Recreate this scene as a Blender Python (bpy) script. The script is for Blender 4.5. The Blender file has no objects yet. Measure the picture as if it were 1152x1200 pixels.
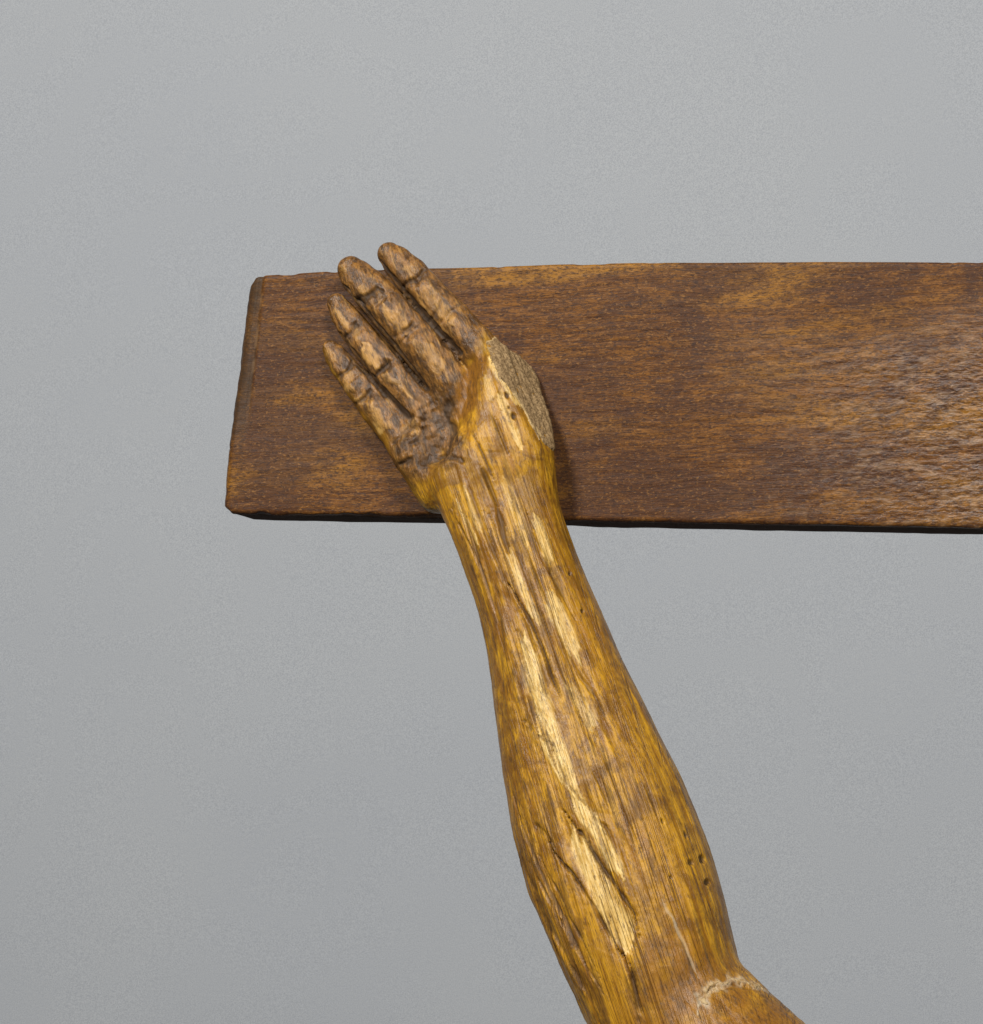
import bpy, math
import numpy as np
from mathutils import Matrix, Vector

# ------------------------------------------------------------------ camera
W_PX, H_PX = 1152.0, 1200.0          # pixel frame in which the outlines were measured
F_PX, HORIZON, YAW, DIST = 2400.0, 850.0, math.radians(12.0), 1.25
scene = bpy.context.scene
FWD = np.array([-math.sin(YAW), math.cos(YAW), 0.0])
RGT = np.array([math.cos(YAW), math.sin(YAW), 0.0])
UP = np.array([0.0, 0.0, 1.0])
CAM = -FWD * DIST                    # world: X along the beam, -Y towards the viewer, beam face at Y = 0
cd = bpy.data.cameras.new('camera')
cam = bpy.data.objects.new('camera', cd)
scene.collection.objects.link(cam)
cd.sensor_fit = 'HORIZONTAL'
cd.sensor_width = 36.0
cd.lens = 36.0 * F_PX / W_PX
cd.shift_y = (HORIZON - H_PX / 2) / W_PX
cd.clip_start, cd.clip_end = 0.05, 50.0
cam.matrix_world = Matrix(((RGT[0], UP[0], -FWD[0], CAM[0]), (RGT[1], UP[1], -FWD[1], CAM[1]),
                           (RGT[2], UP[2], -FWD[2], CAM[2]), (0, 0, 0, 1)))
scene.camera = cam

# ------------------------------------------------------------------ light
world = bpy.data.worlds.new('World')
scene.world = world
world.use_nodes = True
world.node_tree.nodes['Background'].inputs[0].default_value = (0.88, 0.94, 1.0, 1)
world.node_tree.nodes['Background'].inputs[1].default_value = 0.085


def area(name, loc, target, size, size_y, watts, col):
    l = bpy.data.lights.new(name, 'AREA')
    l.shape = 'RECTANGLE'
    l.size, l.size_y, l.energy, l.color = size, size_y, watts, col
    o = bpy.data.objects.new(name, l)
    scene.collection.objects.link(o)
    o.location = loc
    o.rotation_euler = (Vector(target) - Vector(loc)).to_track_quat('-Z', 'Y').to_euler()
    return o


area('ceiling_lamp', (-1.35, -3.5, 2.65), (0.0, 0.2, 0.0), 0.95, 0.8, 200.0, (1.0, 0.97, 0.92))
area('ceiling_lamp', (1.5, -3.2, 2.3), (0.2, 0.2, 0.0), 0.9, 0.8, 108.0, (1.0, 0.97, 0.92))

vs = scene.view_settings
vs.view_transform = 'Standard'
vs.look = 'None'
vs.exposure = 0.0
vs.gamma = 1.0
vs.use_curve_mapping = False


# ------------------------------------------------------------------ helpers
def unproj(px, py, h_mm):
    """point in front of the beam face by h_mm, seen at (px, py); metres"""
    px, py, h = np.broadcast_arrays(np.asarray(px, float), np.asarray(py, float), np.asarray(h_mm, float) * 1e-3)
    d = FWD + RGT * ((px - W_PX / 2) / F_PX)[..., None] + UP * ((HORIZON - py) / F_PX)[..., None]
    t = (-h - CAM[1]) / d[..., 1]
    return CAM + d * t[..., None]


def scale_at(p):
    return float((p - CAM) @ FWD) / F_PX          # metres per pixel at that point


def proj(P):
    v = P - CAM
    d = v @ FWD
    return np.stack([W_PX / 2 + (v @ RGT) / d * F_PX, HORIZON - v[:, 2] / d * F_PX], 1)


def hash3(ix, iy, iz, seed):
    n = (ix.astype(np.int64) * 374761393 + iy.astype(np.int64) * 668265263 + iz.astype(np.int64) * 2147483647 + seed * 974711) & 0xffffffff
    n = ((n ^ (n >> 13)) * 1274126177) & 0xffffffff
    n = ((n ^ (n >> 16)) * 2246822519) & 0xffffffff
    return ((n ^ (n >> 15)) & 0xffffff) / float(0xffffff)


def vnoise(p, seed=0):
    """value noise in [-1, 1] at points p (n, 3)"""
    f = np.floor(p)
    u = p - f
    u = u * u * u * (u * (u * 6 - 15) + 10)
    i = f.astype(np.int64)
    r = 0
    for dx in (0, 1):
        for dy in (0, 1):
            for dz in (0, 1):
                w = (u[:, 0] if dx else 1 - u[:, 0]) * (u[:, 1] if dy else 1 - u[:, 1]) * (u[:, 2] if dz else 1 - u[:, 2])
                r = r + w * hash3(i[:, 0] + dx, i[:, 1] + dy, i[:, 2] + dz, seed)
    return r * 2 - 1


def fbm(p, seed=0, octv=3):
    r, a = 0, 1.0
    for k in range(octv):
        r = r + a * vnoise(p * (2.03 ** k) + 17.3 * k, seed + k)
        a *= 0.5
    return r


def smin(a, b, k):
    h = np.clip(0.5 + 0.5 * (b - a) / k, 0, 1)
    return b * (1 - h) + a * h - k * h * (1 - h)


def smax(a, b, k):
    return -smin(-a, -b, k)


def sstep(a, b, x):
    t = np.clip((x - a) / (b - a), 0, 1)
    return t * t * (3 - 2 * t)


def seg_dist2(q, pts):
    """2-D distance of q (n, 2) to a polyline, plus the parameter 0..1 along it"""
    pts = np.asarray(pts, float)
    best = np.full(len(q), 1e9)
    par = np.zeros(len(q))
    L = np.r_[0, np.cumsum(np.linalg.norm(np.diff(pts, axis=0), axis=1))]
    for k in range(len(pts) - 1):
        a, b = pts[k], pts[k + 1]
        ab = b - a
        t = np.clip(((q - a) @ ab) / (ab @ ab), 0, 1)
        d = np.linalg.norm(q - a - t[:, None] * ab, axis=1)
        m = d < best
        best[m] = d[m]
        par[m] = ((L[k] + t * (L[k + 1] - L[k])) / L[-1])[m]
    return best, par


def poly_sd(q, pts):
    """signed 2-D distance to a polygon, negative inside"""
    pts = np.asarray(pts, float)
    d, _ = seg_dist2(q, np.vstack([pts, pts[:1]]))
    ins = np.zeros(len(q), bool)
    n = len(pts)
    for k in range(n):
        (x0, y0), (x1, y1) = pts[k], pts[(k + 1) % n]
        if y0 == y1:
            continue
        c = (y0 > q[:, 1]) != (y1 > q[:, 1])
        ins ^= c & (q[:, 0] < (x1 - x0) * (q[:, 1] - y0) / (y1 - y0) + x0)
    return np.where(ins, -d, d)


def link_mesh(name, V, F, mat, parent=None, smooth=True):
    me = bpy.data.meshes.new(name)
    V = np.ascontiguousarray(V, np.float32)
    if isinstance(F, np.ndarray):
        F = np.ascontiguousarray(F, np.int32)
        n, k = F.shape
        me.vertices.add(len(V))
        me.vertices.foreach_set('co', V.ravel())
        me.loops.add(n * k)
        me.loops.foreach_set('vertex_index', F.ravel())
        me.polygons.add(n)
        me.polygons.foreach_set('loop_start', np.arange(n, dtype=np.int32) * k)
        me.update(calc_edges=True)
    else:
        me.from_pydata(V.tolist(), [], F)
    me.validate()
    me.polygons.foreach_set('use_smooth', [smooth] * len(me.polygons))
    me.update()
    me.materials.append(mat)
    o = bpy.data.objects.new(name, me)
    scene.collection.objects.link(o)
    o.parent = parent
    return o


def attr(o, name, data):
    if data.ndim == 1:
        a = o.data.attributes.new(name, 'FLOAT', 'POINT')
        a.data.foreach_set('value', np.ascontiguousarray(data, np.float32))
    else:
        a = o.data.attributes.new(name, 'FLOAT_VECTOR', 'POINT')
        a.data.foreach_set('vector', np.ascontiguousarray(data, np.float32).ravel())


# ------------------------------------------------------------------ material kit
class Mat:
    def __init__(self, name):
        self.m = bpy.data.materials.new(name)
        self.m.use_nodes = True
        self.t = self.m.node_tree
        self.b = self.t.nodes['Principled BSDF']

    def put(self, sock, v):
        if isinstance(v, bpy.types.NodeSocket):
            self.t.links.new(v, sock)
        else:
            sock.default_value = v

    def node(self, typ, **props):
        n = self.t.nodes.new(typ)
        for k, v in props.items():
            setattr(n, k, v)
        return n

    def attr(self, name, vec=False):
        n = self.node('ShaderNodeAttribute', attribute_name=name)
        return n.outputs['Vector' if vec else 'Fac']

    def vmul(self, v, s):
        n = self.node('ShaderNodeVectorMath', operation='MULTIPLY')
        self.put(n.inputs[0], v)
        n.inputs[1].default_value = s
        return n.outputs[0]

    def noise(self, v, scale=1.0, detail=3.0, rough=0.55, dist=0.0):
        n = self.node('ShaderNodeTexNoise')
        self.put(n.inputs['Vector'], v)
        n.inputs['Scale'].default_value = scale
        n.inputs['Detail'].default_value = detail
        n.inputs['Roughness'].default_value = rough
        n.inputs['Distortion'].default_value = dist
        return n.outputs['Fac']

    def ramp(self, v, lo, hi):
        n = self.node('ShaderNodeMapRange', interpolation_type='SMOOTHSTEP')
        self.put(n.inputs[0], v)
        n.inputs[1].default_value, n.inputs[2].default_value = lo, hi
        return n.outputs[0]

    def math(self, op, a, b=0.0):
        n = self.node('ShaderNodeMath', operation=op)
        self.put(n.inputs[0], a)
        self.put(n.inputs[1], b)
        return n.outputs[0]

    def mix(self, f, a, b):
        n = self.node('ShaderNodeMix', data_type='RGBA')
        self.put(n.inputs[0], f)
        for s, v in ((n.inputs[6], a), (n.inputs[7], b)):
            self.put(s, v if isinstance(v, bpy.types.NodeSocket) else (*v, 1))
        return n.outputs[2]

    def bump(self, h, dist, strength=1.0, prev=None):
        n = self.node('ShaderNodeBump')
        n.inputs['Strength'].default_value = strength
        n.inputs['Distance'].default_value = dist
        self.put(n.inputs['Height'], h)
        if prev is not None:
            self.put(n.inputs['Normal'], prev)
        return n.outputs[0]

    def done(self, col, rough, normal=None, spec=0.5):
        self.put(self.b.inputs['Base Color'], col)
        self.put(self.b.inputs['Roughness'], rough)
        self.b.inputs['Specular IOR Level'].default_value = spec
        if normal is not None:
            self.put(self.b.inputs['Normal'], normal)
        return self.m


def wall_material():
    k = Mat('grey_wall_paint')
    co = k.node('ShaderNodeTexCoord').outputs['Object']
    big = k.noise(co, 2.2, 3, 0.5)
    fine = k.noise(co, 900, 2, 0.6)
    mid = k.noise(co, 260, 2, 0.6)
    c = k.mix(k.ramp(big, 0.3, 0.7), (0.432, 0.454, 0.484), (0.450, 0.470, 0.492))
    c = k.mix(k.math('MULTIPLY', k.ramp(fine, 0.38, 0.64), 0.70), c, (0.300, 0.318, 0.350))
    c = k.mix(k.math('MULTIPLY', k.ramp(mid, 0.4, 0.7), 0.12), c, (0.50, 0.505, 0.495))
    return k.done(c, 0.75, k.bump(k.math('ADD', fine, mid), 0.0004, 0.5), 0.3)


def beam_material():
    k = Mat('varnished_brown_wood')
    co = k.node('ShaderNodeTexCoord').outputs['Object']
    warp = k.node('ShaderNodeVectorMath', operation='ADD')
    wn = k.node('ShaderNodeTexNoise')
    k.put(wn.inputs['Vector'], co)
    wn.inputs['Scale'].default_value = 14
    sc = k.node('ShaderNodeVectorMath', operation='MULTIPLY')
    k.put(sc.inputs[0], wn.outputs['Color'])
    sc.inputs[1].default_value = (0.0, 0.008, 0.009)
    k.put(warp.inputs[0], co)
    k.put(warp.inputs[1], sc.outputs[0])
    g = warp.outputs[0]
    broad = k.noise(k.vmul(g, (4.5, 30, 30)), 1, 3, 0.55)
    fib = k.noise(k.vmul(g, (42, 300, 560)), 1, 5, 0.72)
    fine = k.noise(k.vmul(g, (230, 1000, 1500)), 1, 3, 0.75)
    blot = k.noise(k.vmul(co, (11, 20, 19)), 1, 6, 0.68, 0.8)
    patchy = k.noise(k.vmul(co, (90, 110, 190)), 1, 5, 0.70, 0.4)
    speck = k.noise(k.vmul(co, (380, 400, 700)), 1, 4, 0.75)
    c = k.mix(k.ramp(fib, 0.32, 0.68), (0.070, 0.023, 0.005), (0.232, 0.093, 0.015))
    c = k.mix(k.math('MULTIPLY', k.ramp(broad, 0.45, 0.66), 0.70), c, (0.365, 0.165, 0.020))
    c = k.mix(k.math('MULTIPLY', k.ramp(patchy, 0.47, 0.60), 0.60), c, (0.072, 0.028, 0.010))
    c = k.mix(k.math('MULTIPLY', k.ramp(blot, 0.45, 0.58), 0.74), c, (0.066, 0.027, 0.013))
    c = k.mix(k.math('MULTIPLY', k.ramp(fine, 0.49, 0.60), 0.72), c, (0.036, 0.016, 0.009))
    c = k.mix(k.math('MULTIPLY', k.ramp(speck, 0.51, 0.62), 0.68), c, (0.032, 0.017, 0.013))
    lite = k.noise(k.vmul(co, (360, 330, 760)), 1, 3, 0.7)
    c = k.mix(k.math('MULTIPLY', k.ramp(lite, 0.55, 0.68), 0.45), c, (0.36, 0.170, 0.045))
    c = k.mix(k.attr('stain'), c, (0.046, 0.028, 0.014))
    c = k.mix(k.attr('worn'), c, (0.40, 0.24, 0.12))
    under_shade = k.attr('under_shade')
    c = k.mix(under_shade, c, (0.050, 0.030, 0.020))  # shade under the beam painted into the wood colour
    r = k.math('SUBTRACT', k.math('ADD', 0.34, k.math('MULTIPLY', fib, 0.26)), k.math('MULTIPLY', k.attr('ripple'), 0.17))
    r = k.math('ADD', r, k.math('MULTIPLY', under_shade, 0.5))
    n = k.bump(fib, 0.0006, 0.4)
    n = k.bump(fine, 0.0004, 0.4, n)
    wave = k.noise(k.vmul(co, (170, 150, 340)), 1, 2, 0.5, 0.2)
    n = k.bump(k.math('MULTIPLY', wave, k.attr('ripple')), 0.0016, 0.65, n)
    spec = (k.math('SUBTRACT', k.math('ADD', 0.16, k.math('MULTIPLY', k.attr('ripple'), 0.30)), k.math('MULTIPLY', under_shade, 0.12)))
    m = k.done(c, r, n, 0.36)
    k.put(k.b.inputs['Specular IOR Level'], spec)
    return m


def arm_material():
    k = Mat('carved_golden_wood')
    g = k.attr('grain', True)                         # metres; Z runs along the fibres
    fib = k.noise(k.vmul(g, (330, 330, 16)), 1, 4, 0.62)
    hair = k.noise(k.vmul(g, (900, 900, 55)), 1, 3, 0.65)
    mott = k.noise(g, 62, 4, 0.62, 0.4)
    spot = k.noise(k.vmul(g, (430, 430, 120)), 1, 4, 0.75)
    lines = k.noise(k.vmul(g, (560, 26, 1.6)), 1, 1.0, 0.5, 0.0)
    lmask = k.noise(k.vmul(g, (90, 60, 13)), 1, 3, 0.6)
    big = k.noise(k.vmul(g, (26, 26, 12)), 1, 3, 0.5)
    dash = k.noise(k.vmul(g, (1150, 1150, 150)), 1, 3, 0.7)
    c = k.mix(k.ramp(fib, 0.27, 0.72), (0.205, 0.080, 0.005), (0.600, 0.312, 0.016))
    c = k.mix(k.math('MULTIPLY', k.ramp(big, 0.42, 0.7), 0.45), c, (0.470, 0.218, 0.016))
    c = k.mix(k.math('MULTIPLY', k.ramp(mott, 0.45, 0.62), 0.66), c, (0.150, 0.062, 0.008))
    pm = k.attr('patina')
    hmot = k.noise(k.vmul(g, (210, 210, 100)), 1, 6, 0.75, 0.3)
    hand = k.mix(k.ramp(hmot, 0.36, 0.66), (0.064, 0.027, 0.007), (0.345, 0.158, 0.034))
    hand = k.mix(k.math('MULTIPLY', k.ramp(fib, 0.54, 0.68), 0.50), hand, (0.50, 0.270, 0.068))
    hand = k.mix(k.math('MULTIPLY', k.ramp(spot, 0.46, 0.62), 0.70), hand, (0.026, 0.015, 0.007))
    c = k.mix(pm, c, hand)
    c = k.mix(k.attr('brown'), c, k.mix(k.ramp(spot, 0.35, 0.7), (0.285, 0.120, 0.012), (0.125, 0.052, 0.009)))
    pl = k.math('MULTIPLY', k.attr('pale'), k.math('ADD', 0.62, k.math('MULTIPLY', k.ramp(fib, 0.3, 0.7), 0.4)))
    light = k.mix(pm, k.mix(k.ramp(hair, 0.3, 0.7), (0.640, 0.380, 0.075), (0.880, 0.650, 0.270)), (0.640, 0.345, 0.095))
    c = k.mix(pl, c, light)
    c = k.mix(k.math('MULTIPLY', k.ramp(spot, 0.55, 0.68), 0.70), c, (0.085, 0.042, 0.016))
    c = k.mix(k.math('MULTIPLY', k.ramp(dash, 0.53, 0.66), 0.65), c, (0.120, 0.055, 0.016))
    ln = k.math('SUBTRACT', 1.0, k.ramp(k.math('ABSOLUTE', k.math('SUBTRACT', lines, 0.5)), 0.008, 0.030))
    ln = k.math('MULTIPLY', k.math('MULTIPLY', ln, k.ramp(lmask, 0.40, 0.58)), k.attr('lined'))
    c = k.mix(k.math('MULTIPLY', ln, 0.70), c, (0.105, 0.044, 0.010))
    c = k.mix(k.math('MULTIPLY', k.attr('dirt_shade'), k.math('ADD', 0.45, k.math('MULTIPLY', hair, 0.8))), c, (0.042, 0.024, 0.012))  # dirt in the cracks, plus painted shade between the fingers
    c = k.mix(k.math('MULTIPLY', k.attr('chalk'), k.math('ADD', 0.25, k.math('MULTIPLY', spot, 0.8))), c, (0.62, 0.52, 0.36))
    r = k.math('ADD', 0.20, k.math('MULTIPLY', fib, 0.34))
    r = k.math('ADD', r, k.math('MULTIPLY', k.attr('dirt_shade'), 0.3))
    r = k.math('ADD', r, k.math('MULTIPLY', pm, -0.03))
    n = k.bump(fib, 0.0010, 0.6)
    n = k.bump(dash, 0.0005, 0.6, n)
    n = k.bump(k.math('SUBTRACT', 1.0, ln), 0.0007, 0.9, n)
    n = k.bump(mott, 0.0010, 0.35, n)
    n = k.bump(k.math('MULTIPLY', hmot, pm), 0.0014, 0.7, n)
    m = k.done(c, r, n, 0.32)
    k.put(k.b.inputs['Specular IOR Level'], k.math('SUBTRACT', 0.32, k.math('MULTIPLY', pm, -0.08)))
    return m


def stump_material():
    k = Mat('raw_broken_wood')
    g = k.attr('grain', True)
    fib = k.noise(k.vmul(g, (620, 620, 45)), 1, 4, 0.7)
    pit = k.noise(g, 700, 3, 0.7)
    c = k.mix(k.ramp(fib, 0.25, 0.75), (0.190, 0.116, 0.050), (0.430, 0.290, 0.145))
    c = k.mix(k.math('MULTIPLY', k.ramp(pit, 0.44, 0.58), 0.70), c, (0.120, 0.072, 0.030))
    c = k.mix(k.attr('pale'), c, (0.62, 0.44, 0.20))
    n = k.bump(pit, 0.0009, 0.7)
    return k.done(c, 0.8, k.bump(fib, 0.0008, 0.7, n), 0.2)


def filler_material():
    k = Mat('chalky_filler')
    co = k.node('ShaderNodeTexCoord').outputs['Object']
    a = k.noise(co, 260, 4, 0.65)
    c = k.mix(k.ramp(a, 0.34, 0.64), (0.280, 0.160, 0.055), (0.500, 0.370, 0.200))
    return k.done(c, 0.85, k.bump(a, 0.001, 0.7), 0.2)


M_WALL, M_BEAM, M_ARM, M_STUMP, M_FILL = wall_material(), beam_material(), arm_material(), stump_material(), filler_material()

# ------------------------------------------------------------------ the wall behind
gx, gz = np.meshgrid(np.linspace(-4.2, 3.4, 120), np.linspace(-2.4, 3.0, 90), indexing='ij')
wp = np.stack([gx.ravel(), np.full(gx.size, 1.4), gz.ravel()], 1)
wp[:, 1] += 0.0015 * fbm(wp * 5.0, 5, 3)
idx = np.arange(gx.size).reshape(gx.shape)
wf = np.stack([idx[:-1, :-1], idx[1:, :-1], idx[1:, 1:], idx[:-1, 1:]], -1).reshape(-1, 4)
wall = link_mesh('wall', wp, wf, M_WALL)
wall['kind'] = 'structure'
wall['label'] = 'plain pale grey painted wall behind the wooden crossbar'

# ------------------------------------------------------------------ the crossbeam
TH = 0.044
top_pts = [(290, 325), (310, 322), (345, 320), (400, 317), (520, 314), (650, 310), (800, 308), (1152, 306)]
bot_pts = [(262, 600), (275, 601), (330, 603), (400, 604), (520, 606), (700, 610), (830, 613), (1000, 616), (1152, 619)]
lef_pts = [(290, 325), (284, 372), (273, 466), (265, 545), (262, 600)]
T = unproj(*np.array(top_pts).T, 0)
B = unproj(*np.array(bot_pts).T, 0)
Lf = unproj(*np.array(lef_pts).T, 0)
XR = 0.85


def edge(P, x):
    s = (P[-1, 2] - P[-3, 2]) / (P[-1, 0] - P[-3, 0]) * 0.5
    return np.where(x > P[-1, 0], P[-1, 2] + s * (x - P[-1, 0]), np.interp(x, P[:, 0], P[:, 2]))


# closed profile: (v across the height 0 bottom .. 1 top, depth 0 front .. 1 back)
bev = 0.012
prof = [(v, 0.0) for v in np.linspace(bev, 1 - bev, 120)]
prof += [(1 - bev * 0.35, 0.008), (1.0, 0.035)] + [(1.0, d) for d in np.linspace(0.12, 0.95, 8)] + [(1 - bev, 1.0)]
prof += [(v, 1.0) for v in np.linspace(0.9, 0.1, 9)]
prof += [(bev, 1.0)] + [(0.0, d) for d in np.linspace(0.95, 0.12, 8)] + [(0.0, 0.045), (bev * 0.4, 0.012)]
prof = np.array(prof)
us = np.r_[np.linspace(0, 0.012, 9), np.linspace(0.0135, 0.66, 430), np.linspace(0.68, XR + 0.16, 14)]
n_u, n_p = len(us), len(prof)
U, Pv = np.meshgrid(us, prof[:, 0], indexing='ij')
_, Pd = np.meshgrid(us, prof[:, 1], indexing='ij')
zl = Lf[-1, 2] + (Lf[0, 2] - Lf[-1, 2]) * Pv
xl = np.interp(zl, Lf[::-1, 2], Lf[::-1, 0])
X = xl + U
zt, zb = edge(T, X), edge(B, X)
Z = zb + (zt - zb) * Pv
Y = Pd * TH
P3 = np.stack([X, Y, Z], -1).reshape(-1, 3)
Uf, Vf, Df = U.ravel(), Pv.ravel(), Pd.ravel()
front = (Df < 0.05).astype(float)
q = proj(P3)
# rounded left end, worn corners
e = np.clip(1 - Uf / 0.004, 0, 1)
P3[:, 1] += front * e * e * 0.0035
corner = np.clip(1 - np.hypot(Uf / 0.006, (Vf) / 0.025), 0, 1)
P3[:, 0] += corner * 0.0035
P3[:, 2] += corner * 0.0012
corner = np.clip(1 - np.hypot(Uf / 0.005, (1 - Vf) / 0.03), 0, 1)
P3[:, 0] += corner * 0.0025
P3[:, 2] -= corner * 0.0020
P3[:, 0] += np.clip(1 - Uf / 0.003, 0, 1) * 0.0006 * fbm(P3 * 130, 3, 3)
# the planed-off strip along the end, dying out towards the bottom
strip_w = 0.0118 - 0.0025 * Vf
fade = sstep(0.28, 0.62, Vf)
inside = np.clip((strip_w - Uf) / 0.010, 0, 1)
P3[:, 1] += front * fade * (inside * 0.0026 + 0.0007 * (Uf < strip_w))
P3[:, 1] += front * fade * 0.0022 * np.exp(-((Uf - strip_w) / 0.0011) ** 2)
# surface: gentle warp, fibre ridges, ripples of raised grain to the lower right, chipped edges
P3[:, 1] += front * (0.0012 * fbm(P3 * (9, 9, 9), 11, 2) + 0.00010 * fbm(P3 * (60, 60, 420), 12, 3))
rip = sstep(0.10, 0.34, P3[:, 0]) * (1 - sstep(0.62, 0.86, Vf + 0.12 * fbm(P3 * 20, 14, 2)))
P3[:, 1] += front * (0.03 + 0.35 * rip) * 0.00062 * fbm(P3 * (95, 95, 330) + 0.4 * vnoise(P3 * 60, 2)[:, None], 15, 3)
chip = np.clip(1 - Vf / 0.03, 0, 1) * (Df < 0.1)
P3[:, 2] += chip * (np.maximum(0, fbm(P3 * (55, 55, 40), 16, 3) - 0.5) * 0.0022 + 0.0005 * fbm(P3 * (14, 14, 14), 17, 3))
chipt = np.clip(1 - (1 - Vf) / 0.02, 0, 1) * (Df < 0.1)
P3[:, 2] -= chipt * (np.maximum(0, fbm(P3 * (70, 70, 40), 18, 3) - 0.55) * 0.0012 + 0.0003 * fbm(P3 * (14, 14, 14), 20, 3))
low = (Df > 0.03) & (Vf < 0.01)
P3[:, 2] += low * 0.0004 * fbm(P3 * 30, 19, 3)
idx = np.arange(n_u * n_p).reshape(n_u, n_p)
nx = np.roll(idx, -1, axis=1)
bf = np.stack([idx[:-1], idx[1:], nx[1:], nx[:-1]], -1).reshape(-1, 4)
V = P3
faces = [tuple(f) for f in bf.tolist()]
faces.append(tuple(idx[0].tolist()))
faces.append(tuple(idx[-1][::-1].tolist()))
beam = link_mesh('wooden_crossbar', V, faces, M_BEAM)
wn = front * 0.30 * np.exp(-((Uf - strip_w - 0.0008) / 0.0009) ** 2) * fade * sstep(-0.8, 0.3, fbm(P3 * (40, 40, 120), 21, 2))
wn = np.maximum(wn, front * 0.4 * sstep(0.35, 0.8, fbm(P3 * (160, 160, 420), 22, 2)) * rip)
attr(beam, 'worn', wn)
stn = front * sstep(0.15, 0.5, Vf) * np.clip(1 - sstep(-0.0015, 0.0006, Uf - strip_w), 0, 1) * (0.62 + 0.3 * fbm(P3 * (120, 120, 60), 24, 3))
stn = np.maximum(stn, 0.8 * front * fade * np.exp(-((Uf - strip_w) / 0.0010) ** 2))
attr(beam, 'stain', np.clip(stn, 0, 0.8))
attr(beam, 'ripple', (0.01 + 0.99 * rip) * front)
attr(beam, 'under_shade', ((Df > 0.1) & (Vf < 0.5)).astype(float))  # mask of the painted shade: underside and lower back
beam['label'] = 'dark brown horizontal wooden crossbar with worn varnish and rounded end'
beam['category'] = 'crossbar'

# ------------------------------------------------------------------ the carved arm as an implicit surface
MM = 1e-3


def capsule(P, a, b, ra, rb, flat=1.0):
    """tapered capsule; flat < 1 squeezes it along Y"""
    s = np.array([1, 1 / flat, 1])
    p, a, b = P * s, a * s, b * s
    ab = b - a
    t = np.clip(((p - a) @ ab) / (ab @ ab), 0, 1)
    d = np.linalg.norm(p - a - t[:, None] * ab, axis=1) - (ra + (rb - ra) * t)
    return d * (0.5 + 0.5 * flat)


def plane(pts, inner):
    """least-squares plane through (px, py, h) points, positive away from the inner point"""
    w = np.array([unproj(*p) for p in pts])
    c = w.mean(0)
    n = np.linalg.svd(w - c)[2][2]
    if (unproj(*inner) - c) @ n > 0:
        n = -n
    return c, n


FINGERS = {
    'index': ([(456, 298, 14, 13), (466, 307, 18, 13), (481, 322, 20, 13), (502, 345, 21, 13.5), (529, 374, 23, 14.5), (556, 404, 24, 15.5), (580, 434, 25, 16)], (0.27, 0.56)),
    'middle': ([(411, 316, 16, 14), (419, 325, 20, 14.5), (433, 338, 22, 15.5), (457, 365, 24, 16), (486, 397, 25, 16), (512, 429, 26, 15.5), (532, 456, 26, 15)], (0.30, 0.58)),
    'ring': ([(395, 356, 12, 9), (402, 367, 15, 9.5), (412, 381, 17, 10), (432, 406, 19, 11), (455, 433, 21, 12), (475, 458, 22, 12.5), (495, 483, 22, 13)], (0.27, 0.60)),
    'little': ([(387, 409, 10, 8), (393, 417, 13, 8), (402, 429, 15, 8.5), (422, 453, 18, 9.5), (442, 478, 20, 10.5), (460, 499, 20, 11), (476, 520, 21, 12)], (0.33, 0.52)),
}
ROW = np.array([
    # py, left, right, depth of centre mm, half depth mm
    (440, 562, 612, 14, 12), (480, 547, 636, 17, 16), (510, 532, 646, 20, 19.5), (535, 508, 649, 21.5, 20.5), (560, 500, 651, 22.5, 21.0), (585, 510, 653, 23.5, 22.0), (610, 521, 660, 25, 23.5), (650, 539, 674, 28, 25.5),
    (705, 560, 698, 32, 28), (770, 574, 727, 37, 31), (850, 584, 767, 44, 35), (910, 592, 798, 49, 39),
    (980, 603, 826, 54, 43), (1050, 625, 849, 59, 46), (1120, 655, 864, 63, 48), (1195, 690, 862, 66, 48), (1270, 735, 850, 68, 40)])
row_l = np.array([unproj(r[1], r[0], r[3]) for r in ROW])
row_r = np.array([unproj(r[2], r[0], r[3]) for r in ROW])
RZ = row_l[::-1, 2]


def row(z, vals):
    return np.interp(z, RZ, vals[::-1])


# smooth the row tables with a dense resampled curve
zz = np.linspace(RZ[0], RZ[-1], 400)


def smooth_tab(v):
    t = np.interp(zz, RZ, v[::-1])
    ker = np.hanning(25)
    ker /= ker.sum()
    pad = np.r_[t[0] + (t[0] - t[1:13][::-1]), t, t[-1] + (t[-1] - t[-13:-1][::-1])]
    return np.convolve(pad, ker, 'valid')


tab_c = smooth_tab((row_l[:, 0] + row_r[:, 0]) / 2)
tab_a = smooth_tab((row_r[:, 0] - row_l[:, 0]) / 2)
tab_y = smooth_tab(-ROW[:, 3] * MM)
tab_b = smooth_tab(ROW[:, 4] * MM)

PL_R = plane([(567, 404, 33), (590, 446, 35), (609, 479, 35.5), (632, 512, 33), (646, 530, 27), (631, 443, 9), (646, 488, 11)], (575, 500, 15))
PL_L = plane([(567, 404, 33), (558, 470, 35), (533, 490, 15), (543, 432, 15)], (600, 500, 12))
PL_F = plane([(567, 404, 33), (558, 470, 35.5), (609, 479, 36), (590, 550, 44)], (590, 490, 12))
PL_T = plane([(567, 404, 33), (540, 420, 16), (610, 418, 10), (585, 392, 16)], (585, 490, 15))


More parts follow.
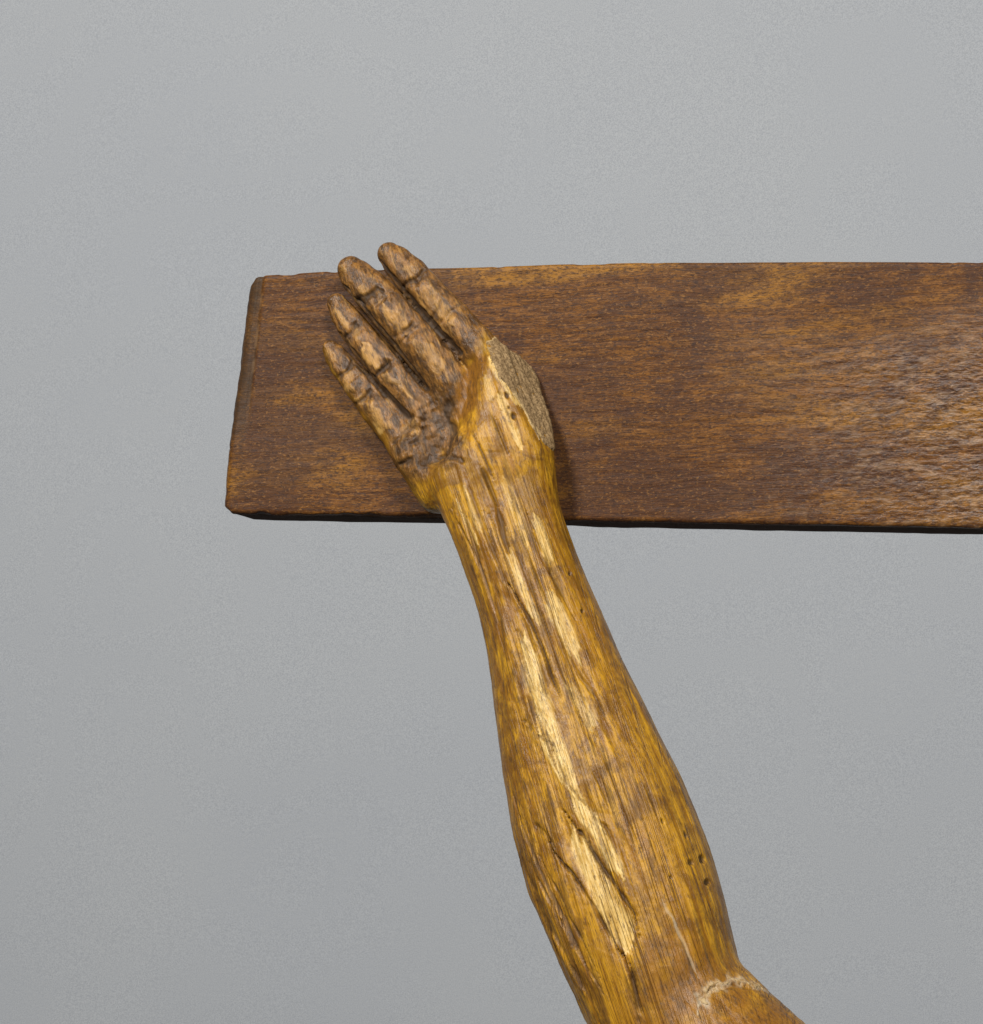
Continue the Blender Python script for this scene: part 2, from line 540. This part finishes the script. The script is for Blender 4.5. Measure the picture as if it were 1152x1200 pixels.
def field(P):
    z = P[:, 2]
    zc = np.clip(z, zz[0], zz[-1])
    c, a, yc, b = (np.interp(zc, zz, t) for t in (tab_c, tab_a, tab_y, tab_b))
    nx_, ny_ = (P[:, 0] - c) / a, (P[:, 1] - yc) / b
    ex = 2.25
    r = (np.abs(nx_) ** ex + np.abs(ny_) ** ex) ** (1 / ex)
    arm = (r - 1) * np.minimum(a, b) * 0.95
    arm = smax(arm, z - zz[-1], 0.012)
    arm = smax(arm, zz[0] - z, 0.02)
    # upper arm going out of the picture, coming forward
    p0, p1 = unproj(764, 1150, 66), unproj(990, 1428, 100)
    up = capsule(P, p0, p1, 86 * scale_at(p0), 136 * scale_at(p1), 0.92)
    up = smax(up, (P - p1) @ ((p1 - p0) / np.linalg.norm(p1 - p0)), 0.004)
    d = smin(arm, up, 0.005)
    # thumb mound: faceted block whose thumb has broken away
    th = -np.ones(len(P))
    for k, (cc, nn) in enumerate((PL_R, PL_L, PL_F, PL_T)):
        e_ = (P - cc) @ nn
        th = e_ if k == 0 else smax(th, e_, (0, 0.0025, 0.004, 0.003)[k])
    z0 = unproj(590, 575, 15)[2]
    th = smax(th, z0 - z, 0.01)
    rb = capsule(P, unproj(588, 545, 14), unproj(590, 455, 14), 58 * scale_at(unproj(588, 545, 14)), 46 * scale_at(unproj(590, 455, 14)), 1.0)
    th = smax(th, rb, 0.006)
    d = smin(d, th, 0.006)
    hz = np.nonzero(z > unproj(600, 640, 0)[2])[0]
    if len(hz):
        d[hz] = hand_field(P[hz], d[hz])
    return smax(d, P[:, 1] + 0.0004, 0.0008)      # flat where it lies against the beam


def hand_field(P, d):
    z = P[:, 2]
    # palm: four metacarpals fanning into the wrist, plus the heel of the hand
    palm = None
    wrist = [(586, 520, 15), (560, 540, 13), (535, 553, 13), (515, 560, 14)]
    for (name, (pts, _)), wr in zip(FINGERS.items(), wrist):
        a0 = unproj(pts[-1][0], pts[-1][1], pts[-1][3] - 1)
        a1 = unproj(*wr)
        cdist = capsule(P, a0, a1, pts[-1][2] * 1.05 * scale_at(a0), 27 * scale_at(a1), 0.85)
        palm = cdist if palm is None else smin(palm, cdist, 0.006)
    hp = unproj(488, 535, 15)
    palm = smin(palm, capsule(P, hp, unproj(515, 572, 17), 25 * scale_at(hp), 30 * scale_at(hp), 0.95), 0.007)
    # fingers
    fing = None
    for name, (pts, joints) in FINGERS.items():
        f = None
        W = [unproj(x, y, h) for x, y, r_, h in pts]
        R = [r_ * scale_at(w_) for (x, y, r_, h), w_ in zip(pts, W)]
        for k in range(len(pts) - 1):
            s_ = capsule(P, W[k], W[k + 1], R[k], R[k + 1], 0.9)
            f = s_ if f is None else smin(f, s_, 0.0012)
        # knife-cut flats, one to each phalanx, stepping down at the joints
        xz = np.array([[w_[0], w_[2]] for w_ in W])
        _, t = seg_dist2(P[:, [0, 2]], xz)
        Ls = np.r_[0, np.cumsum(np.linalg.norm(np.diff(xz, axis=0), axis=1))]
        Ls /= Ls[-1]
        hc = np.interp(t, Ls, [-w_[1] for w_ in W])
        rr = np.interp(t, Ls, R)
        k3 = np.array([0.0, joints[0], joints[1], 1.0])
        ph = np.clip(np.searchsorted(k3, t, side='right') - 1, 0, 2)
        u = (t - k3[ph]) / (k3[ph + 1] - k3[ph])
        notch = np.where(ph == 0, 1.0, sstep(0.0, 0.16, u))
        topf = hc + rr * (0.62 + 0.20 * notch - 0.14 * u * (ph < 2) - 0.06 * (ph == 0) * (1 - u))
        f = smax(f, -P[:, 1] - topf, 0.0012)
        ang = 0.62 if name in ('index', 'middle') else 0.5
        ax_ = xz[-1] - xz[0]
        ax_ /= np.linalg.norm(ax_)
        side = (P[:, 0] - np.interp(t, Ls, xz[:, 0])) * -ax_[1] + (P[:, 2] - np.interp(t, Ls, xz[:, 1])) * ax_[0]
        bevl = (-P[:, 1] - hc) * math.cos(ang) + np.abs(side) * math.sin(ang) - rr * (0.80 + 0.04 * sstep(0.0, 0.2, u))
        f = smax(f, bevl, 0.0010)
        fing = f if fing is None else smin(fing, f, 0.0006)
    hand = smin(palm, fing, 0.0035)
    d = smin(d, hand, 0.004)
    # hollow of the palm
    hol = capsule(P, unproj(512, 470, 31), unproj(508, 520, 32), 19 * 0.52 * MM, 22 * 0.52 * MM, 0.75)
    d = smax(d, -hol, 0.006)
    # the break runs through everything at the thumb's root
    zcut = unproj(600, 566, 20)[2]
    w = sstep(zcut - 0.010, zcut, z)
    cut = smax(d, (P - PL_R[0]) @ PL_R[1], 0.0010)
    return d * (1 - w) + cut * w


def polygonise(lo, hi, h, cf=5):
    n = np.ceil((hi - lo) / (h * cf)).astype(int) * cf
    lo = lo.astype(float)
    nc = n // cf + 1
    ax = [lo[i] + np.arange(nc[i]) * h * cf for i in range(3)]
    G = np.stack(np.meshgrid(*ax, indexing='ij'), -1).reshape(-1, 3)
    coarse = field(G).reshape(nc)
    act = np.abs(coarse) < h * cf * 2.4
    # a coarse cell is refined when any corner lies near the surface
    ca = np.zeros(nc - 1, bool)
    mn = np.full(nc - 1, 1e9)
    for i in (0, 1):
        for j in (0, 1):
            for k in (0, 1):
                sl = (slice(i, nc[0] - 1 + i), slice(j, nc[1] - 1 + j), slice(k, nc[2] - 1 + k))
                ca |= act[sl]
    nf = n + 1
    sign = np.where(coarse < 0, -1.0, 1.0).astype(np.float32)
    Vv = np.repeat(np.repeat(np.repeat(sign[:-1, :-1, :-1], cf, 0), cf, 1), cf, 2)
    Vv = np.pad(Vv, ((0, 1),) * 3, mode='edge')
    m = np.repeat(np.repeat(np.repeat(ca, cf, 0), cf, 1), cf, 2)
    m = np.pad(m, ((0, 1),) * 3, mode='edge')
    ii = np.argwhere(m).astype(np.int32)
    vals = np.empty(len(ii), np.float32)
    for s in range(0, len(ii), 400000):
        vals[s:s + 400000] = field(lo + ii[s:s + 400000] * h)
    Vv[ii[:, 0], ii[:, 1], ii[:, 2]] = vals
    neg = Vv < 0
    # surface nets
    cells = np.zeros(tuple(nf - 1), np.int8)
    for i in (0, 1):
        for j in (0, 1):
            for k in (0, 1):
                cells += neg[i:nf[0] - 1 + i, j:nf[1] - 1 + j, k:nf[2] - 1 + k]
    ci = np.argwhere((cells > 0) & (cells < 8))
    cidx = np.full(tuple(nf - 1), -1, np.int32)
    cidx[ci[:, 0], ci[:, 1], ci[:, 2]] = np.arange(len(ci))
    acc = np.zeros((len(ci), 3))
    cnt = np.zeros(len(ci))
    offs = [np.array(o) for o in np.ndindex(2, 2, 2)]
    for o in offs:
        for axis in range(3):
            if o[axis]:
                continue
            o2 = o.copy()
            o2[axis] = 1
            v0 = Vv[tuple((ci + o).T)]
            v1 = Vv[tuple((ci + o2).T)]
            x = (v0 < 0) != (v1 < 0)
            t = np.where(x, v0 / np.where(x, v0 - v1, 1), 0)
            p = np.repeat(o[None].astype(float), len(ci), 0)
            p[:, axis] = t
            acc += p * x[:, None]
            cnt += x
    verts = lo + (ci + acc / cnt[:, None]) * h
    quads = []
    for axis in range(3):
        s0 = [slice(1, nf[i] - 1) for i in range(3)]
        s0[axis] = slice(0, nf[axis] - 1)
        s1 = list(s0)
        s1[axis] = slice(1, nf[axis])
        a, b = neg[tuple(s0)], neg[tuple(s1)]
        e_ = np.argwhere(a != b)
        base = e_ + np.array([0 if i == axis else 1 for i in range(3)])
        fl = a[tuple(e_.T)]
        u, v = (axis + 1) % 3, (axis + 2) % 3
        q4 = []
        for du, dv in ((1, 1), (0, 1), (0, 0), (1, 0)):
            c_ = base.copy()
            c_[:, u] -= du
            c_[:, v] -= dv
            q4.append(cidx[tuple(c_.T)])
        Q = np.stack(q4, 1)
        Q[~fl] = Q[~fl][:, ::-1]
        quads.append(Q)
    Q = np.vstack(quads)
    return verts, Q[(Q >= 0).all(1)]


def vnormals(V, Q):
    n = np.cross(V[Q[:, 2]] - V[Q[:, 0]], V[Q[:, 3]] - V[Q[:, 1]])
    N = np.zeros_like(V)
    for k in range(4):
        for c in range(3):
            N[:, c] += np.bincount(Q[:, k], n[:, c], len(V))
    return N / np.maximum(np.linalg.norm(N, axis=1), 1e-12)[:, None]


def relax(V, Q, it, lam=0.5):
    a = np.r_[Q[:, 0], Q[:, 1], Q[:, 2], Q[:, 3]]
    b = np.r_[Q[:, 1], Q[:, 2], Q[:, 3], Q[:, 0]]
    cnt = np.bincount(a, minlength=len(V))
    for _ in range(it):
        m = np.stack([np.bincount(a, V[b, c], len(V)) for c in range(3)], 1) / np.maximum(cnt, 1)[:, None]
        V = V + lam * (m - V)
    return V


lo = np.minimum(unproj(365, 1500, 0), unproj(365, 280, 0)) - 0.004
hi_ = unproj(1120, 275, 0)
lo = np.array([unproj(368, 600, 10)[0] - 0.012, -0.205, unproj(700, 1560, 90)[2]])
hi = np.array([unproj(1130, 1300, 100)[0] + 0.03, 0.004, unproj(450, 276, 10)[2] + 0.006])
V, Q = polygonise(lo, hi, 0.00078)
V = relax(V, Q, 1, 0.4)
N = vnormals(V, Q)
facing = np.clip(-(N @ FWD) * 3, 0, 1)
q = proj(V)

# wood fibres run straight through the block, a little steeper than the arm itself
G = unproj(744, 1120, 60) - unproj(592, 660, 30)
G /= np.linalg.norm(G)
e1 = np.cross(G, [0, 1, 0])
e1 /= np.linalg.norm(e1)
e2 = np.cross(G, e1)
grain = np.stack([V @ e1, V @ e2, V @ G], 1)


def stroke(pts, w, seed, soft=0.6, rag=0.45, taper=0.12, long=0.0):
    """0..1 mask along a line on the front of the arm, ragged and tapering to its ends"""
    pts = np.asarray(pts, float)
    out = np.zeros(len(V))
    m = (q[:, 0] > pts[:, 0].min() - 40) & (q[:, 0] < pts[:, 0].max() + 40) & (q[:, 1] > pts[:, 1].min() - 40) & (q[:, 1] < pts[:, 1].max() + 40) & (facing > 0)
    i = np.nonzero(m)[0]
    if not len(i):
        return out
    if long:
        gp = np.array([0.335, 0.942])
        n1 = fbm(grain[i] * (420, 420, 14), seed, 3)
        n2 = fbm(grain[i] * (120, 120, 26), seed + 50, 3)
        jit = gp * (n1 * long)[:, None] + np.array([gp[1], -gp[0]]) * (n2 * (w * 0.25 + 0.9) * rag * 2)[:, None]
    else:
        jit = np.stack([fbm(grain[i] * (190, 190, 130), seed, 3), fbm(grain[i] * (190, 190, 130), seed + 50, 3)], 1) * (w * rag + 0.8)
    d, t = seg_dist2(q[i] + jit, pts)
    ww = w * np.clip(np.minimum(t, 1 - t) / taper, 0.25, 1) if taper else w
    out[i] = (1 - sstep(soft, 1.3, d / ww)) * facing[i]
    return out


def blob(pts, soft, seed, rag=4.0, wrap=False):
    d = poly_sd(q + np.stack([fbm(grain * (120, 120, 60), seed, 3), fbm(grain * (120, 120, 60), seed + 9, 3)], 1) * rag, pts)
    return (1 - sstep(-soft, soft, d)) * (1.0 if wrap else facing)


disp = np.zeros(len(V))
pale = np.zeros(len(V))
dirt_shade = np.zeros(len(V))
chalk = np.zeros(len(V))
brown = np.zeros(len(V))

patina = blob([(360, 260), (480, 270), (640, 400), (628, 428), (604, 406), (580, 396), (567, 404), (549, 428), (535, 455), (528, 490), (542, 512), (536, 536), (505, 548), (484, 560), (466, 545), (440, 500), (360, 400)], 10, 31, 9, True)
arm_zone = 1 - patina

# long cracks and split-off slivers of the forearm
CR = [  # points, half width px, depth mm, dirt
    ([(582, 590), (588, 612), (592, 632), (600, 655)], 6.0, 1.1, 0.75),
    ([(595, 683), (621, 727), (636, 758), (647, 794), (662, 825)], 2.6, 1.7, 0.9),
    ([(563, 545), (575, 575), (586, 600)], 3.5, 1.2, 0.7),
    ([(616, 600), (628, 622), (641, 659), (660, 698), (674, 724)], 3.0, 1.2, 0.6),
    ([(655, 748), (678, 787), (699, 820), (714, 850)], 2.6, 1.3, 0.7),
    ([(606, 740), (616, 790), (624, 830), (632, 862)], 3.0, 1.0, 0.6),
    ([(642, 867), (664, 915), (687, 943), (712, 974), (731, 1020)], 2.0, 1.0, 0.55),
    ([(661, 953), (687, 985), (706, 1016), (731, 1054), (744, 1073), (748, 1100)], 3.6, 1.9, 0.85),
    ([(640, 985), (671, 1023), (696, 1061), (712, 1092), (734, 1127)], 3.2, 1.7, 0.85),
    ([(736, 1124), (743, 1160), (751, 1204)], 4.2, 2.0, 0.85),
    ([(620, 1010), (648, 1065), (680, 1120), (708, 1165)], 2.0, 0.8, 0.6),
    ([(612, 1000), (632, 1062), (668, 1130), (700, 1185)], 2.0, 0.8, 0.6),
    ([(530, 600), (548, 632), (562, 660)], 2.0, 0.8, 0.5),
    ([(545, 560), (560, 600), (575, 640), (590, 680)], 2.4, 0.9, 0.55),
    ([(693, 900), (704, 925), (716, 952)], 1.8, 0.6, 0.5),
    ([(756, 920), (764, 940), (772, 960)], 1.8, 0.6, 0.5),
    ([(624, 960), (640, 975), (650, 990)], 2.6, 0.9, 0.75),
    ([(576, 484), (584, 504), (594, 528)], 2.6, 1.0, 0.8),
    ([(556, 512), (566, 534), (578, 560)], 2.8, 1.0, 0.8),
    ([(590, 610), (622, 690), (654, 775), (684, 850)], 1.8, 0.9, 0.7),
    ([(606, 618), (640, 705), (676, 800), (700, 862)], 1.6, 0.8, 0.65),
    ([(572, 600), (598, 668), (612, 716)], 1.8, 0.9, 0.7),
    ([(626, 830), (652, 900), (676, 950)], 1.6, 0.8, 0.7),
    ([(600, 930), (622, 990), (656, 1072), (694, 1150)], 1.8, 0.9, 0.75),
    ([(630, 1000), (664, 1070), (704, 1150)], 1.6, 0.8, 0.7),
    ([(700, 870), (726, 935), (752, 1000)], 1.5, 0.6, 0.55),
    ([(540, 600), (566, 668), (584, 730)], 1.6, 0.8, 0.65),
    ([(610, 840), (630, 862), (646, 875)], 2.2, 0.7, 0.6),
]
fib_a = fbm(grain * (620, 620, 16), 88, 2)
for k, (p, w, dep, drt) in enumerate(CR):
    s = stroke(p, w * 0.55 + 0.3, 100 + k, rag=0.5, taper=0.25, long=7.0)
    s = s * sstep(-0.75, -0.1, fbm(grain * (150, 150, 60), 150 + k, 2))
    halo = stroke(p, w * 2.6 + 2, 170 + k, soft=0.1, rag=0.5, taper=0.3, long=10.0) * sstep(0.15, 0.6, fib_a)
    disp -= np.maximum(s * dep * 1.25, halo * 0.5) * MM
    dirt_shade = np.maximum(dirt_shade, np.maximum(s * drt, halo * 0.6 * drt))
    # one lip of each split stands proud of the other
    pa = np.asarray(p, float)
    i_ = np.nonzero((stroke(p, 26, 1, soft=0.0, rag=0.0, taper=0.3) > 0))[0]
    if len(i_):
        dd, tt = seg_dist2(q[i_], pa)
        xc = np.interp(q[i_, 1], pa[:, 1], pa[:, 0])
        side = np.clip((xc - q[i_, 0]) / 1.5, -1, 1)
        disp[i_] += side * np.exp(-dd / 11) * np.clip(np.minimum(tt, 1 - tt) / 0.2, 0, 1) * (0.30 + 0.25 * (k % 3)) * (1 if k % 4 else -1) * MM

# worn-down strips where pale wood shows
for k, (p, w, dep, amt) in enumerate([
    ([(596, 636), (606, 670), (620, 705), (632, 735)], 5, 0.1, 0.75),
    ([(624, 602), (634, 630), (646, 668)], 5, 0.4, 0.75),
    ([(646, 700), (662, 735), (681, 774)], 8, 0.4, 0.75),
    ([(612, 750), (626, 800), (640, 845), (656, 895), (672, 930)], 11, 0.5, 1.0),
    ([(664, 800), (684, 832), (702, 856)], 8, -0.3, 0.6),
    ([(668, 925), (694, 962), (716, 1000), (730, 1024)], 9, 0.5, 0.95),
    ([(672, 975), (694, 1022), (716, 1065), (738, 1112)], 12, -1.0, 0.9),
    ([(574, 420), (590, 448), (610, 480)], 4, 0.0, 0.9),
    ([(584, 456), (592, 476), (600, 505)], 7, 0.0, 0.45),
    ([(548, 575), (556, 600), (566, 625)], 4, 0.2, 0.5),
    ([(538, 590), (560, 640)], 2.2, 0.2, 0.7),
    ([(590, 560), (604, 600), (618, 640)], 5, 0.0, 0.4),
    # finger flats
    ([(424, 404), (433, 416), (445, 430)], 7, 0.5, 0.85),
    ([(391, 358), (398, 370), (408, 384)], 4, 0.2, 0.65),
    ([(447, 358), (462, 370), (478, 388)], 7, 0.3, 0.6),
    ([(400, 310), (404, 318)], 3, 0.1, 0.6),
    ([(470, 316), (482, 312)], 3, 0.1, 0.5),
    ([(495, 335), (510, 355), (530, 380)], 7, 0.2, 0.30),
    ([(404, 446), (413, 460)], 6, 0.4, 0.6),
    ([(380, 407), (394, 424)], 4, 0.2, 0.45),
    ([(435, 476), (446, 492), (456, 506)], 7, 0.3, 0.65),
    ([(484, 398), (498, 412), (510, 425)], 6, 0.2, 0.3),
    ([(462, 445), (472, 456), (484, 466)], 4, 0.2, 0.5),
    ([(470, 515), (480, 500), (488, 490)], 5, 0.5, 0.5),
    ([(484, 342), (500, 362), (528, 396)], 2, 0.0, 0.4),
    ([(418, 336), (432, 348)], 6, 0.2, 0.45), ([(476, 312), (488, 326)], 6, 0.2, 0.45), ([(510, 352), (522, 366), (534, 382)], 7, 0.3, 0.5),
    ([(494, 402), (508, 420), (520, 436)], 7, 0.3, 0.5), ([(450, 438), (462, 452)], 5, 0.3, 0.5), ([(418, 466), (428, 476)], 6, 0.3, 0.55),
    ([(412, 384), (422, 398)], 4, 0.1, 0.4), ([(404, 434), (412, 446)], 5, 0.2, 0.5), ([(482, 508), (490, 498)], 5, 0.3, 0.5),
    ([(584, 462), (590, 474), (594, 488)], 5, -0.6, 0.75), ([(598, 492), (602, 506), (606, 520)], 5, -0.5, 0.7), ([(570, 440), (574, 456), (580, 470)], 6, 0.3, 0.35),
    ([(430, 372), (450, 395), (476, 426), (500, 455)], 2, 0.0, 0.45)]):
    on_arm = p[0][1] > 540 or p[0][0] > 560
    s = stroke(p, w, 200 + k, soft=0.8 if on_arm else 0.65, rag=0.6, long=11.0 if on_arm else 0.0)
    disp += s * dep * MM
    pale = np.maximum(pale, s * amt)

# carved joints and creases of the hand
for k, (p, w, dep, drt) in enumerate([
    ([(473, 336), (484, 328), (497, 316)], 2.4, 1.3, 0.5), ([(502, 374), (520, 355)], 2, 0.6, 0.3),
    ([(420, 353), (432, 350), (446, 340)], 3.4, 1.4, 0.8), ([(464, 392), (476, 388), (486, 378)], 2.4, 1.1, 0.6),
    ([(404, 393), (412, 388), (420, 378)], 2.4, 1.2, 0.6), ([(438, 440), (448, 434), (456, 424)], 2.6, 1.2, 0.7),
    ([(398, 440), (408, 434), (416, 424)], 2.6, 1.2, 0.6), ([(416, 474), (424, 468), (434, 460)], 2.4, 0.9, 0.5),
    ([(520, 400), (530, 410), (538, 422)], 2, 0.7, 0.4),
    ([(455, 425), (475, 450), (497, 474)], 2.5, 0.6, 0.5),
    ([(462, 520), (474, 506), (484, 490)], 2.6, 1.2, 0.6), ([(478, 532), (490, 514), (500, 500)], 2.4, 1.0, 0.6),
    ([(470, 545), (494, 540), (520, 536), (540, 540)], 3.5, 1.3, 0.7),
    ([(528, 470), (524, 492), (532, 512)], 5, 1.0, 0.7)]):
    s = stroke(p, w * 1.35, 300 + k, soft=0.3, rag=0.6, taper=0.0) * sstep(-0.9, 0.1, fbm(grain * 190, 340 + k, 2))
    disp -= s * dep * 1.1 * MM
    dirt_shade = np.maximum(dirt_shade, s * min(1, drt * 1.3))

# furrows between neighbouring fingers, the shade in the gaps painted in dark
for k, p in enumerate([[(438, 300), (462, 330), (500, 372), (538, 414)], [(398, 336), (424, 362), (458, 402), (500, 456)], [(396, 392), (424, 430), (452, 462), (478, 488)]]):
    s = stroke(p, 3.8, 330 + k, rag=0.12, taper=0.0)
    disp -= s * 1.6 * MM
    dirt_shade = np.maximum(dirt_shade, s * 0.95)

palm_dirt = blob([(498, 462), (524, 452), (532, 470), (530, 492), (544, 515), (536, 540), (500, 552), (470, 548), (462, 530), (484, 500)], 6, 41, 6)
dirt_shade = np.maximum(dirt_shade, palm_dirt * 0.62 * sstep(-0.9, 0.5, fbm(grain * 170, 43, 3)))
brown = np.maximum(brown, 1.0 * blob([(562, 412), (570, 425), (560, 445), (560, 470), (556, 478), (545, 490), (532, 492), (532, 465), (546, 430)], 3, 44, 2))
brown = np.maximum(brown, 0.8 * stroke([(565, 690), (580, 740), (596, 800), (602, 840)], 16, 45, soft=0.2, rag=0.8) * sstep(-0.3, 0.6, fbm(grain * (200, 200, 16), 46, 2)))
brown = np.maximum(brown, 0.75 * stroke([(560, 640), (590, 690), (606, 730)], 11, 47, soft=0.2, rag=0.8))
brown = np.maximum(brown, 0.7 * stroke([(590, 900), (606, 990), (640, 1075), (690, 1170)], 17, 49, soft=0.3, rag=0.9) * sstep(-0.5, 0.5, fbm(grain * (260, 260, 14), 48, 2)))  # lower left edge of the forearm, its shade painted in brown
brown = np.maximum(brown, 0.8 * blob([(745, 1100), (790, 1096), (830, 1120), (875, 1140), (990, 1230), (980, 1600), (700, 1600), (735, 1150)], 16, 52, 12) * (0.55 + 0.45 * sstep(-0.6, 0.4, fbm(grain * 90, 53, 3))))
brown = np.maximum(brown, 0.8 * stroke([(530, 625), (556, 690), (574, 770), (584, 850), (594, 920)], 12, 59, soft=0.3, rag=0.9) * sstep(-0.5, 0.4, fbm(grain * (260, 260, 14), 60, 2)))  # shade along the forearm's upper left edge, painted as brown
brown = np.maximum(brown, 0.6 * stroke([(560, 560), (600, 650), (640, 720)], 9, 57, soft=0.2, rag=0.8))
brown = np.maximum(brown, 0.55 * stroke([(630, 560), (645, 620), (690, 720), (730, 800)], 8, 58, soft=0.2, rag=0.9))

# wood-worm holes and small pocks
for k, (x, y, r_, el) in enumerate([(804, 978, 1.8, 2.6), (810, 1011, 2.8, 1.3), (823, 1007, 2.7, 2.0), (829, 1034, 3.2, 1.2), (776, 962, 1.3, 2.4), (668, 672, 1.6, 1.5), (683, 716, 1.8, 1.2), (594, 464, 2.6, 1.4), (602, 488, 3.0, 1.2), (596, 478, 1.4, 1.0), (786, 1028, 1.1, 2.0)]):
    gx_, gy_ = q[:, 0] - x, q[:, 1] - y
    d = np.hypot(gx_ * 0.942 - gy_ * 0.335, (gx_ * 0.335 + gy_ * 0.942) / el) + 0.5 * vnoise(grain * 500, 66)
    s = (1 - sstep(0.6, 1.35, d / r_)) * facing
    disp -= s * 1.6 * MM
    dirt_shade = np.maximum(dirt_shade, s)

# scratch on the forearm
s = stroke([(776, 1052), (790, 1080), (806, 1116), (818, 1146)], 2.0, 61, soft=0.4, rag=0.25)
chalk = np.maximum(chalk, s * 0.55)
disp -= s * 0.3 * MM
s = stroke([(818, 1192), (821, 1166), (838, 1153), (862, 1147), (884, 1153), (905, 1166)], 7, 62, soft=0.1, rag=0.9)
chalk = np.maximum(chalk, s * 0.8)
s = stroke([(815, 1172), (838, 1158), (862, 1154), (884, 1160)], 3.0, 63, rag=0.5)
disp -= s * 1.2 * MM
brown = np.maximum(brown, 0.9 * ((q[:, 0] > 604) & (q[:, 1] < 520)) * (poly_sd(q, [(585, 392), (612, 418), (634, 440), (646, 466), (652, 495), (700, 520), (700, 380), (600, 370)]) < 3))
s = stroke([(620, 440), (634, 462), (646, 500)], 2.0, 64)
pale = np.maximum(pale, s * 0.5)

# relief: fibre ridges, tool marks, lumps
fibre = fbm(grain * (520, 520, 24), 70, 3)
coarse = fbm(grain * (150, 150, 9), 73, 3)
lump = fbm(grain * (55, 55, 26), 76, 2)
rough = fbm(grain * 260, 79, 3)
left_low = sstep(-8, 22, 640 + (q[:, 1] - 930) * 0.36 - q[:, 0]) * sstep(950, 1010, q[:, 1])
strip = sstep(-0.12, 0.12, fbm(grain * (85, 85, 4.5), 84, 2)) - 0.5
band = np.exp(-((q[:, 0] - (600 + (q[:, 1] - 650) * 0.30)) / 55.0) ** 2)
disp += MM * arm_zone * strip * (0.25 + 0.75 * band)
disp += MM * arm_zone * (0.13 * fibre + 0.30 * coarse + 0.45 * lump + 0.08 * rough)
disp += MM * arm_zone * left_low * 0.28 * fibre
disp += MM * patina * (0.11 * rough + 0.22 * lump + 0.20 * fbm(grain * (130, 130, 70), 82, 2))
disp += MM * palm_dirt * 0.6 * rough
dirt_shade = np.maximum(dirt_shade, 0.55 * arm_zone * sstep(0.62, 1.0, fibre + 0.35 * lump))
dirt_shade = np.maximum(dirt_shade, left_low * 0.5 * sstep(0.25, 0.7, fibre))
pale = pale * (1 - 0.8 * dirt_shade)
touch = sstep(-0.0035, -0.0010, V[:, 1]) * (q[:, 1] < 640)
disp *= 1 - touch
V2 = V + N * disp[:, None]
V2 = np.where((V2[:, 1] > -0.0004)[:, None] & (q[:, 1] < 620)[:, None], np.c_[V2[:, 0], np.minimum(V2[:, 1], -0.0004), V2[:, 2]], V2)

root = unproj(590, 560, 22)
arm = link_mesh('carved_arm', V2 - root, Q, M_ARM)
arm.location = root
for nm, dat in (('pale', pale), ('dirt_shade', dirt_shade), ('chalk', chalk), ('brown', brown), ('patina', patina), ('lined', (1 - patina) * sstep(520, 620, q[:, 1]) * (0.55 + 0.45 * sstep(-0.3, 0.3, fbm(grain * (40, 40, 20), 97, 2)))), ('grain', grain)):
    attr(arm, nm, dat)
arm['label'] = 'carved golden-brown wooden forearm with open hand and missing thumb against the crossbar'
arm['category'] = 'sculpture'

# ------------------------------------------------------------------ pieces lying on the arm's surface, cut to its shape
N2 = vnormals(V2, Q)


def patch(name, mask, lift, sink, mat, label):
    fm = mask[Q].min(1) > 0.5
    f = Q[fm]
    used = np.unique(f)
    mp = np.full(len(V2), -1)
    mp[used] = np.arange(len(used))
    f = mp[f]
    nu = len(used)
    e_ = np.concatenate([f[:, [k, (k + 1) % 4]] for k in range(4)])
    key = e_[:, 0].astype(np.int64) * nu + e_[:, 1]
    rev = e_[:, 1].astype(np.int64) * nu + e_[:, 0]
    rim = e_[~np.isin(key, rev)]
    isrim = np.zeros(nu)
    isrim[rim.ravel()] = 1
    lf = np.where(isrim > 0, 0.15 * MM, lift[used])
    vt = V2[used] + N2[used] * lf[:, None]
    vb = V2[used] - N2[used] * sink
    sf = np.c_[rim[:, 1], rim[:, 0], rim[:, 0] + nu, rim[:, 1] + nu]
    o = link_mesh(name, np.vstack([vt, vb]) - root, np.vstack([f, f[:, ::-1] + nu, sf]), mat, arm)
    attr(o, 'grain', np.vstack([grain[used]] * 2))
    attr(o, 'pale', np.r_[pale[used], pale[used]])
    o['label'] = label
    return o


# bare face where the thumb broke off
face_px = np.array([(566, 402), (584, 390), (616, 414), (642, 438), (654, 466), (660, 490), (656, 534), (634, 517), (612, 481), (591, 447), (577, 426)], float)
jit = np.stack([fbm(grain * (330, 330, 60), 91, 2), fbm(grain * (330, 330, 60), 92, 2)], 1) * 2.2
fmask = (poly_sd(q + jit, face_px) < 0) & (N @ PL_R[1] > 0.62) & (np.abs((V - PL_R[0]) @ PL_R[1]) < 0.005) & (facing > 0.3)
pale = np.maximum(pale * 0, 0.7 * sstep(-3.5, -0.5, poly_sd(q + jit, face_px)) * sstep(-0.2, 0.5, fbm(grain * 150, 98, 2)))
lift = MM * (0.5 + 0.35 * fbm(grain * 380, 95, 3) + 0.40 * fbm(grain * (500, 500, 40), 96, 2))
patch('thumb_stump', fmask.astype(float), lift, 1.0 * MM, M_STUMP, 'grey bare broken wood where the thumb is missing')
# chalky filler left in the fold of the elbow
fl = stroke([(819, 1186), (821, 1166), (836, 1153), (858, 1147), (882, 1152), (900, 1163)], 4.6, 62, soft=0.1, rag=1.3)
lift = MM * (0.35 + 0.35 * fbm(grain * 300, 99, 3))
patch('joint_filler', (fl > 0.45).astype(float), lift, 0.8 * MM, M_FILL, 'pale chalky filler in the fold of the elbow')

# ------------------------------------------------------------------ render settings
scene.render.engine = 'CYCLES'
scene.render.resolution_x, scene.render.resolution_y = 983, 1024
